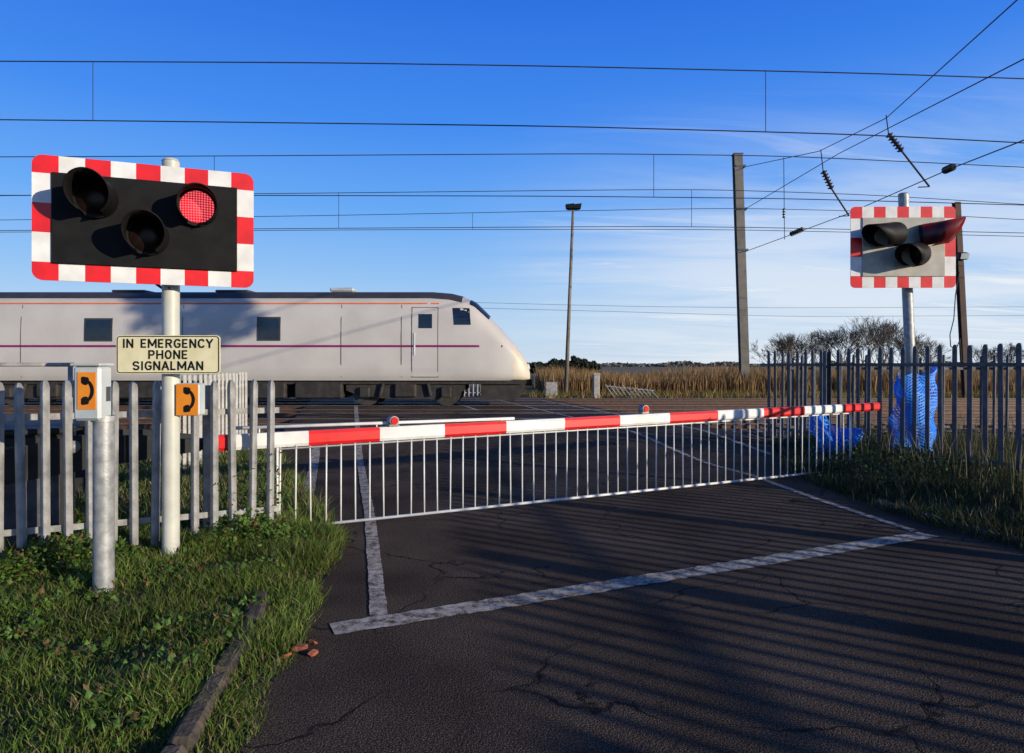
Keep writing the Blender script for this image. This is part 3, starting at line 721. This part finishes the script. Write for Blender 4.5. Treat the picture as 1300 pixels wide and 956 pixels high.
mb=MB(); mb.tube(a,b,.014,n=5); mb.build('wire',M['wire'],t,off=a); mb=MB(); c=w3(995,265,26); 
for i in range(4): mb.tube(c+Vector((0,0,-.1*i)),c+Vector((0,0,-.1*i-.05)),.06,.04,n=10)
mb.tube(c,c+Vector((0,0,-.35)),.03,n=8)
mb.build('insulator',M['porcelain'],t,off=a)
for i,(y0,y1,lb) in enumerate([(383,389,'thin upper telephone cable in the far distance right of the train'),(390,400,'thin lower telephone cable in the far distance right of the train')]):
    mb=MB(); P=smooth_pts([(560,y0),(800,y0+6),(1000,y1+2),(1400,y1)],60); mb.path(P,.02,4); o=mb.build('telephone_cable',M['galv_dark']); tag(o,lb,'cable')

# masts
def ibeam(mb,p0,p1,w,d):
    a=Vector(p0);b=Vector(p1)
    for (cx,cy,ww,dd) in ((0,-d/2,w,.04),(0,d/2,w,.04),(0,0,.05,d-.04)):
        vs=[]
        for p in (a,b):
            for x,y in ((-ww/2,-dd/2),(ww/2,-dd/2),(ww/2,dd/2),(-ww/2,dd/2)): vs.append(p+Vector((cx+x,cy+y,0)))
        mb.add(vs,[(0,1,5,4),(1,2,6,5),(2,3,7,6),(3,0,4,7),(0,3,2,1),(4,5,6,7)])
b0=Vector(((946-650)/F*33,33,0)); top=w3(936,197,33)
t=thing('overhead_line_mast','tall grey brown mast rising from the reeds right of centre','mast',b0)
mb=MB(); ibeam(mb,b0,top,.40,.34); mb.build('column',M['mast'],t,off=b0)
mb=MB(); mb.box(top+Vector((0,0,.03)),(.46,.42,.05)); mb.build('cap',M['galv_dark'],t,off=b0)
for yy in (212,266,318): q=w3(938+(yy-197)*.03,yy,33); mb=MB(); mb.box(q,(.5,.44,.10)); mb.build('clamp',M['galv_dark'],t,off=b0)
mb=MB(); mb.box(b0+Vector((0,0,.15)),(.8,.8,.35),bev=.03); mb.build('foundation',M['concrete'],t,off=b0)
b0=Vector(((1227-650)/F*29.5,29.5,0)); top=w3(1214,257,29.5)
t=thing('equipment_mast','slim brown mast with floodlight and looped cable at the right edge','mast',b0)
mb=MB(); ibeam(mb,b0,top,.24,.2); mb.build('column',M['mast_rust'],t,off=b0)
c=w3(1222,325,29.3); mb=MB(); mb.box(c,(.4,.25,.3),Matrix.Rotation(R(20),3,'X'),bev=.04); mb.tube(c,c+Vector((-.2,.1,.1)),.03); mb.build('floodlight',M['cable'],t,off=b0)
mb=MB(); mb.box(c+Vector((.0,-.16,-.03)),(.34,.02,.24),Matrix.Rotation(R(20),3,'X')); mb.build('floodlight_glass',M['boxgrey'],t,off=b0)
mb=MB(); P=[w3(a,b,29.3) for a,b in ((1218,345),(1213,375),(1211,405),(1206,425),(1207,440),(1214,443),(1219,430),(1221,460))]; mb.path(P,.022,5); mb.build('cable',M['cable'],t,off=b0)
b0=Vector(((718-650)/F*31,31,0)); top=w3(727.5,268,31)
t=thing('floodlight_pole','slender leaning floodlight pole between the train nose and the grey mast','lamp post',b0)
mb=MB(); mb.tube(b0,top,.10,.06,n=12); mb.build('pole',M['polebrown'],t,True,off=b0)
mb=MB(); mb.box(top+Vector((0,0,.08)),(.5,.12,.06)); mb.build('crossbar',M['galv_dark'],t,off=b0)
for dx in (-.16,.18):
    mb=MB(); mb.prism([(top.x+dx-.15,top.z+.08),(top.x+dx+.15,top.z+.08),(top.x+dx+.19,top.z+.30),(top.x+dx-.19,top.z+.26)],30.75,31.1); mb.build('floodlight',M['black'],t,off=b0)

mb=MB(); mb.box((0,0,.6),(.26,.2,1.25),bev=.03); mb.box((0,-.02,1.2),(.30,.24,.08),bev=.02)
o=mb.build('concrete_post',M['concrete'],loc=((757-650)/F*28.9,28.9,0)); tag(o,'short pale concrete marker post in front of the reeds','post')
t=thing('fallen_fence','small grey fence panel leaning over in front of the reeds','fence',((780-650)/F*29,29.2,0))
for i in range(11):
    mb=MB(); x=i*.19; mb.tube((x-.35,.1,.75-.02*i),(x+.1,-.15,.05),.025,n=6); mb.build('bar',M['galv'],t)
for q in (((-.3,.09,.68),(1.75,.09,.48)),((.05,-.12,.14),(2.05,-.12,.12))):
    mb=MB(); mb.tube(q[0],q[1],.025); mb.build('rail',M['galv'],t)
t=thing('lineside_cabinet','small pale equipment cabinet on a stand beside the far track','cabinet',((700-650)/F*29.5,29.6,0))
mb=MB(); mb.box((0,0,.55),(.5,.35,.6),bev=.02); mb.build('box',M['galv'],t); mb=MB(); mb.box((0,0,.14),(.3,.2,.28)); mb.build('stand',M['concrete'],t)

# ---------------------------------------------------------------- blue netting (open diamond plastic mesh)
def net(name,label,P,st=.006,cell=.05):
    mb=MB()
    def strand(pts):
        for a,b in zip(pts,pts[1:]):
            A_=P(*a);B_=P(*b); mb.tube(A_,B_,st,st,4,cap=False)
    W_=(P(1,.5)-P(0,.5)).length; H_=(P(.5,1)-P(.5,0)).length
    nu=max(4,int(W_/cell*1.3)); nv=max(6,int(H_/cell))
    for d in (1,-1):
        for k in range(-nv,nu+nv+1):
            pts=[]
            for j in range(nv*2+1):
                u=(k+d*j/2)/nu; v=j/(nv*2)
                if 0<=u<=1: pts.append((u,v))
            if len(pts)>1: strand(pts)
    for v in [i/9 for i in range(10)]:
        strand([(u/24,v) for u in range(25)])
    o=mb.build(name,M['blue']); tag(o,label,'netting'); return o
c0=Vector((w3(1161,500,Yp_).x,Yp_,0))
def Pw(u,v):
    a=-3.1+3.9*u; z=.10+1.38*v*(1-.06*math.sin(u*6)-.04*math.sin(u*15)); r=.24+.045*math.sin(u*14+v*5)+.03*math.sin(v*17+u*4)
    return Vector((c0.x+math.cos(a)*r*1.3-.02*(v*2),c0.y+math.sin(a)*r*.75,z))
net('safety_netting','bright blue plastic netting wrapped around the foot of the right signal post',Pw,.010,.045)
p0=w3(1034,592,11.1)
def Pl(u,v):
    z=p0.z+.85*v*(1-.30*u+.12*math.sin(u*7)); 
    return Vector((p0.x+.70*u+.10*math.sin(v*5+u*3),p0.y+.12*math.sin(u*8+v*4)+.08*math.sin(v*9),max(.12,z+.05*math.sin(u*11+v*6))))
net('safety_netting','crumpled blue plastic netting on the ground near the tip of the barrier',Pl,.010,.045)

# ---------------------------------------------------------------- vegetation
def colmesh(name,vs,fs,cols,m,label=None,cat=None,kind='stuff',parent=None,loc=None):
    me=bpy.data.meshes.new(name); me.from_pydata(vs,[],fs); me.materials.append(m)
    at=me.color_attributes.new('Col','FLOAT_COLOR','POINT'); flat=[]
    for c in cols: flat+= [c[0],c[1],c[2],1]
    at.data.foreach_set('color',flat); me.update()
    o=bpy.data.objects.new(name,me); col.objects.link(o)
    if parent: o.parent=parent
    if loc: o.location=loc
    if label or kind: tag(o,label,cat,None,kind if not parent else None)
    return o
def blades(n,sampler,hfun,wr,lean,palette,vs=None,fs=None,cols=None):
    vs=vs if vs is not None else []; fs=fs if fs is not None else []; cols=cols if cols is not None else []
    c=0
    while c<n:
        s=sampler()
        if s is None: continue
        x,y,z=s; c+=1
        h=hfun(x,y); w=random.uniform(*wr); a=random.uniform(0,2*math.pi); ca,sa=math.cos(a)*w/2,math.sin(a)*w/2
        la=random.uniform(0,2*math.pi); l=random.uniform(*lean)*h; lx,ly=math.cos(la)*l,math.sin(la)*l
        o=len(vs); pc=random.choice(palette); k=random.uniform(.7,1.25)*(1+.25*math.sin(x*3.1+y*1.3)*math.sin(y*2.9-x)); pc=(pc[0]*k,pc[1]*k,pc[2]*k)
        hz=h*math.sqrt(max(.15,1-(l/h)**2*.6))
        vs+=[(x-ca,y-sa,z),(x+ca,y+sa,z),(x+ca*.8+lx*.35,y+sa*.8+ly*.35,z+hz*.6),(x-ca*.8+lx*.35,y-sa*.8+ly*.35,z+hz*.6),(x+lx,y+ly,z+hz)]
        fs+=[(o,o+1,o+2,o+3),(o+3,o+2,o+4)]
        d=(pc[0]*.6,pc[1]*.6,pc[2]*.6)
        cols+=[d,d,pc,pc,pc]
    return vs,fs,cols
greens=[(.10,.17,.022),(.13,.21,.028),(.075,.135,.02),(.15,.22,.035),(.18,.21,.045)]
dry=[(.26,.20,.09),(.18,.14,.07),(.30,.24,.12)]
def sampL():
    y=2.0+4.8*random.random()**1.1; e=interp(y,RL); d=random.random()**1.3*3.8-.07
    x=e-d
    if abs(x/y)>.85: return None
    if abs(x-(interp(y,[(2,-1.25),(3.4,-1.45),(4.6,-1.68),(5.15,-1.82)])))<.05 and y<4.5 and random.random()<.75: return None
    if -.02<d and d<.10 and y<4.6 and random.random()<.5: return None
    return x,y,vzl(x,y)-.01
def hL(x,y):
    b=.030+.055*random.random(); 
    c=.5+.5*math.sin(x*4.1+y*2.7)*math.sin(y*5.3-x*2.2)
    f=sstep(5.0,6.0,y+.3*(-x-2)); 
    return b*(.6+1.4*c)+f*.12*random.random()*c
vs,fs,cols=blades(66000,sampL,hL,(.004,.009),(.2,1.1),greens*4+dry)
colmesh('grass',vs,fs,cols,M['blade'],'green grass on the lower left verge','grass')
def sampR():
    y=5.2+8*random.random()**1.2; e=interp(y,RR); d=random.random()**1.2*4.5-.08; x=e+d
    if x/y>.85: return None
    return x,y,vzr(x,y)-.01
dg=[(.035,.055,.015),(.05,.075,.018),(.07,.08,.025),(.10,.085,.04)]
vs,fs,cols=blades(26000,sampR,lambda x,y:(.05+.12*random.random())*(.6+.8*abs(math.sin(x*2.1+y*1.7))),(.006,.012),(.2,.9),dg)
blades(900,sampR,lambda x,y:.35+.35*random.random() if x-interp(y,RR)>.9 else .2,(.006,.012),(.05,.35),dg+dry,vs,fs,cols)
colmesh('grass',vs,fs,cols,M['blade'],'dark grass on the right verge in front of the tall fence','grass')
def sampB():
    y=6.6+7.8*random.random(); e=interp(y,RL); x=e-random.random()**1.2*6+.04
    if x/y<-.85: return None
    return x,y,vzl(x,y)-.01
vs,fs,cols=blades(14000,sampB,lambda x,y:.08+.22*random.random(),(.008,.016),(.2,.8),greens+dry)
colmesh('grass',vs,fs,cols,M['blade'],'rough grass behind the left fence beyond the barrier','grass')
def leaves(n,sampler,hmax,size,pal):
    vs=[];fs=[];cols=[]; c=0
    while c<n:
        s=sampler()
        if s is None: continue
        c+=1; x,y,z=s; z+=random.random()*hmax(x,y)
        L_=random.uniform(*size); a=random.uniform(0,6.28); tilt=random.uniform(-.5,1.2)
        d=Vector((math.cos(a)*math.cos(tilt),math.sin(a)*math.cos(tilt),math.sin(tilt))); sd_=Vector((-math.sin(a),math.cos(a),random.uniform(-.5,.5)))*L_*.36
        p=Vector((x,y,z)); o=len(vs); k=random.uniform(.6,1.3); pc=random.choice(pal); pc=tuple(q*k for q in pc)
        up=Vector((0,0,L_*.08))
        vs+= [tuple(p),tuple(p+d*L_*.45+sd_-up),tuple(p+d*L_),tuple(p+d*L_*.45-sd_-up),tuple(p+d*L_*.5+up)]
        fs+=[(o,o+1,o+4),(o+1,o+2,o+4),(o+2,o+3,o+4),(o+3,o,o+4)]
        cols+=[pc]*5
    return vs,fs,cols
def sampW():
    x=random.uniform(-5.0,-1.75); yf=4.82+(x+4.75)*.502
    y=yf+random.gauss(-.08,.24)
    if abs(x+2.757)<.16 and y<5.6: return None
    c=math.sin(x*5.2+1)*math.sin(x*2.3+y*3.1)
    if random.random()>.55+.45*c: return None
    return x,y,vzl(x,y)
wp=[(.085,.17,.024),(.11,.21,.03),(.13,.23,.035),(.065,.13,.02),(.18,.11,.04)]
vs,fs,cols=leaves(12000,sampW,lambda x,y:.04+.19*(.5+.5*math.sin(x*4.4+y*2)),(.022,.055),wp)
colmesh('weeds',vs,fs,cols,M['leaf'],'broad leaved green weeds along the foot of the left fence','weeds')
cl=[(random.uniform(-3.6,-1.6),random.uniform(2.6,5.2),random.uniform(.06,.16)) for _ in range(42)]
def sampC():
    cx,cy,r=random.choice(cl); x=cx+random.gauss(0,r*.6); y=cy+random.gauss(0,r*.6)
    if x>interp(y,RL)-.1 or abs(x/y)>.85: return None
    return x,y,vzl(x,y)
vs,fs,cols=leaves(3200,sampC,lambda x,y:.07,(.022,.055),wp)
colmesh('weeds',vs,fs,cols,M['leaf'],'low clover and dock leaves scattered through the left grass','weeds')
def sampI():
    x=random.gauss(-2.35,.13); y=6.2+random.gauss(0,.12); return x,y,0.05
vs,fs,cols=leaves(1500,sampI,lambda x,y:.85*random.random(),(.025,.055),wp+[(.14,.12,.04)])
colmesh('bramble',vs,fs,cols,M['leaf'],'tall brambles growing behind the right end of the left fence','brambles')
def sampV():
    y=8+5*random.random(); x=interp(y,RR)+.3+random.random()*1.6; return x,y,vzr(x,y)
vs,fs,cols=leaves(3500,sampV,lambda x,y:.25,(.03,.06),[(.03,.06,.015),(.05,.08,.02)])
colmesh('weeds',vs,fs,cols,M['leaf'],'low dark weeds at the foot of the right fence','weeds')
straw=[(.36,.22,.09),(.28,.165,.07),(.44,.29,.13),(.22,.135,.06),(.31,.20,.10)]
def sampReed():
    y=32.3+13*random.random()**1.5; x=random.uniform(1.5,.80*y)
    if random.random()>.75+.25*math.sin(x*.9)*math.sin(y*.7+x*.3): return None
    return x,y,0
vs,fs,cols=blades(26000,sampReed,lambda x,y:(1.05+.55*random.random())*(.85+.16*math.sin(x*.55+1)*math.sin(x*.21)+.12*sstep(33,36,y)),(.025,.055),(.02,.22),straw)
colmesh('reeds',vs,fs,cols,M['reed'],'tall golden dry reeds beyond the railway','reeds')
def sampD():
    y=28.6+5*random.random(); x=random.uniform(-14,.8*y)
    if interp(y,RL)<x<interp(y,RR): return None
    return x,y,0
vs,fs,cols=blades(12000,sampD,lambda x,y:.2+.35*random.random(),(.02,.04),(.1,.6),straw+greens[:2]+[(.12,.09,.04)])
colmesh('dry_grass',vs,fs,cols,M['reed'],'short dry grass between the far track and the reeds','grass')

def bare(label,x,y,h,w,seed,group='bare winter bushes behind the right signal'):
    rnd=random.Random(seed); t=thing('bare_tree',label,'tree',(x,y,0),0,group)
    tr=MB(); tw=MB()
    def grow(p,d,L_,r,lv):
        q=p+d*L_
        if q.z>h*1.04: q.z=h*rnd.uniform(.85,1.04)
        (tr if lv<2 else tw).tube(p,q,r,r*.65,4 if lv<2 else 3,cap=False)
        if lv>=5: return
        for i in range(rnd.choice((2,3,3)) if lv<4 else 3):
            nd=(d+Vector((rnd.gauss(0,.42),rnd.gauss(0,.42),rnd.gauss(.10,.25)))).normalized()
            grow(q if i else p.lerp(q,.8),nd,L_*rnd.uniform(.64,.88),max(.012,r*.6),lv+1)
    nst=rnd.randint(5,7)
    for k in range(nst):
        a=rnd.uniform(0,6.28); d=Vector((math.cos(a)*w/h*.6,math.sin(a)*w/h*.6,1)).normalized()
        grow(Vector((rnd.uniform(-.4,.4)*w,rnd.uniform(-.3,.3)*w,0)),d,h*.31,.06,0)
    tr.build('trunk',M['bark'],t); tw.build('crown',M['bark'],t)
T=[(990,430,62,'leftmost low bare bush'),(1012,424,60,'second bare bush from the left'),(1040,421,63,'rounded bare bush left of the tallest one'),(1068,414,61,'bare bush just left of the tallest one'),(1098,404,60,'tallest bare bush, left of the right signal'),(1124,411,64,'bare bush next to the right of the tallest one'),(1150,422,62,'bare bush directly behind the right signal post'),(1178,434,60,'low bare bush right of the signal post'),(1250,438,66,'small bare bush near the right edge'),(1285,435,64,'bare bush at the right edge')]
for i,(px,py,Y,lb) in enumerate(T):
    h=w3(px,py,Y).z; bare(lb,(px-650)/F*Y,Y,h,1.8,100+i)
def evergreen(label,x,Y,h,w,seed,z0=.12,n_=500,sz=(.18,.42),group='dark trees on the horizon right of the train',name='distant_tree'):
    rnd=random.Random(seed)
    t=thing(name,label,'tree',(x,Y,0),0,group)
    tr=MB(); tr.tube((0,0,0),(0,0,h*.85),.15,.05,n=6); tr.build('trunk',M['bark'],t)
    vs=[];fs=[];cols=[]
    for i in range(n_):
        u=rnd.random(); rr=w*.5*math.sin(math.pi*min(1,u*.85+.15))**.6*rnd.random()**.4; a=rnd.uniform(0,6.28)
        p=Vector((rr*math.cos(a)+.3*math.sin(u*9+seed),rr*math.sin(a),h*(z0+(1-z0)*u)*rnd.uniform(.95,1.03))); s=rnd.uniform(*sz); o=len(vs)
        d1=Vector((rnd.gauss(0,1),rnd.gauss(0,1),rnd.gauss(0,1))).normalized()*s; d2=d1.orthogonal().normalized()*s*.7
        vs+=[tuple(p-d1),tuple(p+d2),tuple(p+d1),tuple(p-d2)]; fs.append((o,o+1,o+2,o+3)); k=rnd.uniform(.5,1.2); cols+=[(.035*k,.045*k,.022*k)]*4
    colmesh('crown',vs,fs,cols,M['leaf'],parent=t)
for i,(px,h,w,lb) in enumerate([(683,2.0,3.6,'low far dark bush just right of the train nose'),(702,2.5,3.2,'far dark tree left of the floodlight pole'),(713,2.4,2.4,'far dark tree touching the floodlight pole on its left'),(730,3.0,2.6,'tallest far dark tree right of the floodlight pole'),(743,2.5,3.0,'far dark tree above the concrete post'),(754,2.1,2.4,'rightmost of the far dark trees')]):
    evergreen(lb,(px-650)/F*120,120,h,w,30+i)
evergreen('unseen evergreen shape added outside the right edge to shade the train side',15.4,5.9,11.2,2.3,77,.72,900,(.10,.24),None,'shadow_tree')  # added out of view, high crown shaped to shade the train side
vs=[];fs=[];cols=[]
for i in range(9000):
    a=random.uniform(-.85,.85); Y=random.uniform(480,560); x=a*Y; hh=(1.5+2.5*abs(math.sin(a*17)*math.sin(a*41+1)))
    if x<-60: hh*=1.5
    p=Vector((x,Y,random.random()*hh+.3)); s=random.uniform(.8,1.8); o=len(vs); d1=Vector((random.gauss(0,1),random.gauss(0,.4),random.gauss(0,.5))).normalized()*s; d2=Vector((0,0,1)).cross(d1).normalized().cross(d1).normalized()*s*.5
    vs+=[tuple(p-d1),tuple(p+d2),tuple(p+d1),tuple(p-d2)]; fs.append((o,o+1,o+2,o+3)); k=random.uniform(.6,1.2); cols+=[(.07*k,.075*k,.065*k)]*4
colmesh('distant_treeline',vs,fs,cols,M['leaf'],'hazy line of hedges and trees on the horizon','treeline')

# ---------------------------------------------------------------- light and sky
s=Vector((.85,-.53,0)).normalized(); el=R(10.5); sd=Vector((s.x*math.cos(el),s.y*math.cos(el),math.sin(el)))
L=bpy.data.lights.new('sun','SUN'); L.energy=5.0; L.angle=R(.5); L.color=(1,.88,.70)
lo=bpy.data.objects.new('sun',L); col.objects.link(lo); lo.rotation_euler=(-sd).to_track_quat('-Z','Y').to_euler(); lo.location=(20,-15,20)
w=bpy.data.worlds.new('World'); sc.world=w; w.use_nodes=True; nt=w.node_tree; N=nt.nodes; K=nt.links
bg=N['Background']; sky=N.new('ShaderNodeTexSky'); sky.sky_type='NISHITA'; sky.sun_disc=False; sky.sun_elevation=el; sky.sun_rotation=math.atan2(s.x,s.y)
sky.air_density=1.0; sky.dust_density=.3; sky.ozone_density=2.0
tc=N.new('ShaderNodeTexCoord'); sx=N.new('ShaderNodeSeparateXYZ'); K.new(tc.outputs['Generated'],sx.inputs[0])
def mth(op,a,b=None):
    n=N.new('ShaderNodeMath'); n.operation=op
    for i,q in enumerate((a,b)):
        if q is None: continue
        if isinstance(q,(int,float)): n.inputs[i].default_value=q
        else: K.new(q,n.inputs[i])
    return n.outputs[0]
rp=N.new('ShaderNodeValToRGB'); rp.color_ramp.interpolation='LINEAR'; e=rp.color_ramp.elements
cols_=[(0.0,(.60,.74,.90)),(.05,(.50,.69,.92)),(.12,(.31,.57,.95)),(.22,(.135,.41,.97)),(.33,(.050,.27,.93)),(.48,(.020,.165,.80)),(.60,(.012,.08,.38)),(1.0,(.012,.030,.10))]
e[0].position=0; e[0].color=(*cols_[0][1],1); e[1].position=1; e[1].color=(*cols_[-1][1],1)
for p_,c_ in cols_[1:-1]: q=e.new(p_); q.color=(*c_,1)
K.new(sx.outputs['Z'],rp.inputs['Fac'])
vm=N.new('ShaderNodeVectorMath'); vm.operation='SCALE'; K.new(rp.outputs['Color'],vm.inputs[0]); vm.inputs['Scale'].default_value=10.0
mz=N.new('ShaderNodeMix'); mz.data_type='RGBA'; mz.inputs[0].default_value=.90; K.new(sky.outputs[0],mz.inputs[6]); K.new(vm.outputs[0],mz.inputs[7])
zz=mth('MAXIMUM',sx.outputs['Z'],0.0); den=mth('ADD',zz,.12)
u=mth('DIVIDE',sx.outputs['X'],den); v=mth('DIVIDE',sx.outputs['Y'],den)
cb=N.new('ShaderNodeCombineXYZ'); K.new(u,cb.inputs[0]); K.new(v,cb.inputs[1])
def mr(val,a,b,c=0,d=1):
    n=N.new('ShaderNodeMapRange'); n.interpolation_type='SMOOTHSTEP'; K.new(val,n.inputs[0]); n.inputs[1].default_value=a; n.inputs[2].default_value=b; n.inputs[3].default_value=c; n.inputs[4].default_value=d; return n.outputs[0]
def cloud(scale,rot,sc_,lo_,hi_,dist):
    mp=N.new('ShaderNodeMapping'); mp.inputs['Rotation'].default_value=(0,0,R(rot)); mp.inputs['Scale'].default_value=(*sc_,1); K.new(cb.outputs[0],mp.inputs['Vector'])
    no=N.new('ShaderNodeTexNoise'); no.inputs['Scale'].default_value=scale; no.inputs['Detail'].default_value=11; no.inputs['Roughness'].default_value=.6; no.inputs['Distortion'].default_value=dist
    K.new(mp.outputs[0],no.inputs['Vector']); return mr(no.outputs['Fac'],lo_,hi_)
c1=cloud(1.1,35,(.28,.85),.28,.62,.7); c2=cloud(2.6,38,(.22,1.0),.42,.70,1.1)
cl_=mth('MAXIMUM',mth('MULTIPLY',c1,.75),c2)
right=mr(sx.outputs['X'],-.12,.34); low=mr(sx.outputs['Z'],.40,.10)
mask=mth('MULTIPLY',mth('MULTIPLY',cl_,right),low); mask=mth('MULTIPLY',mask,.95)
mx=N.new('ShaderNodeMix'); mx.data_type='RGBA'; K.new(mask,mx.inputs[0]); K.new(mz.outputs[2],mx.inputs[6]); mx.inputs[7].default_value=(8.2,8.7,9.3,1)
K.new(mx.outputs[2],bg.inputs['Color']); bg.inputs['Strength'].default_value=.10

# ---------------------------------------------------------------- camera
cam=bpy.data.cameras.new('camera'); cam.sensor_width=36; cam.lens=F/1300*36; cam.shift_y=-15/1300; cam.clip_end=8000; cam.clip_start=.05
co=bpy.data.objects.new('camera',cam); col.objects.link(co); co.location=(0,0,H0); co.rotation_euler=(R(90),0,0); sc.camera=co
sc.view_settings.view_transform='Standard'; sc.view_settings.look='None'; sc.view_settings.exposure=0
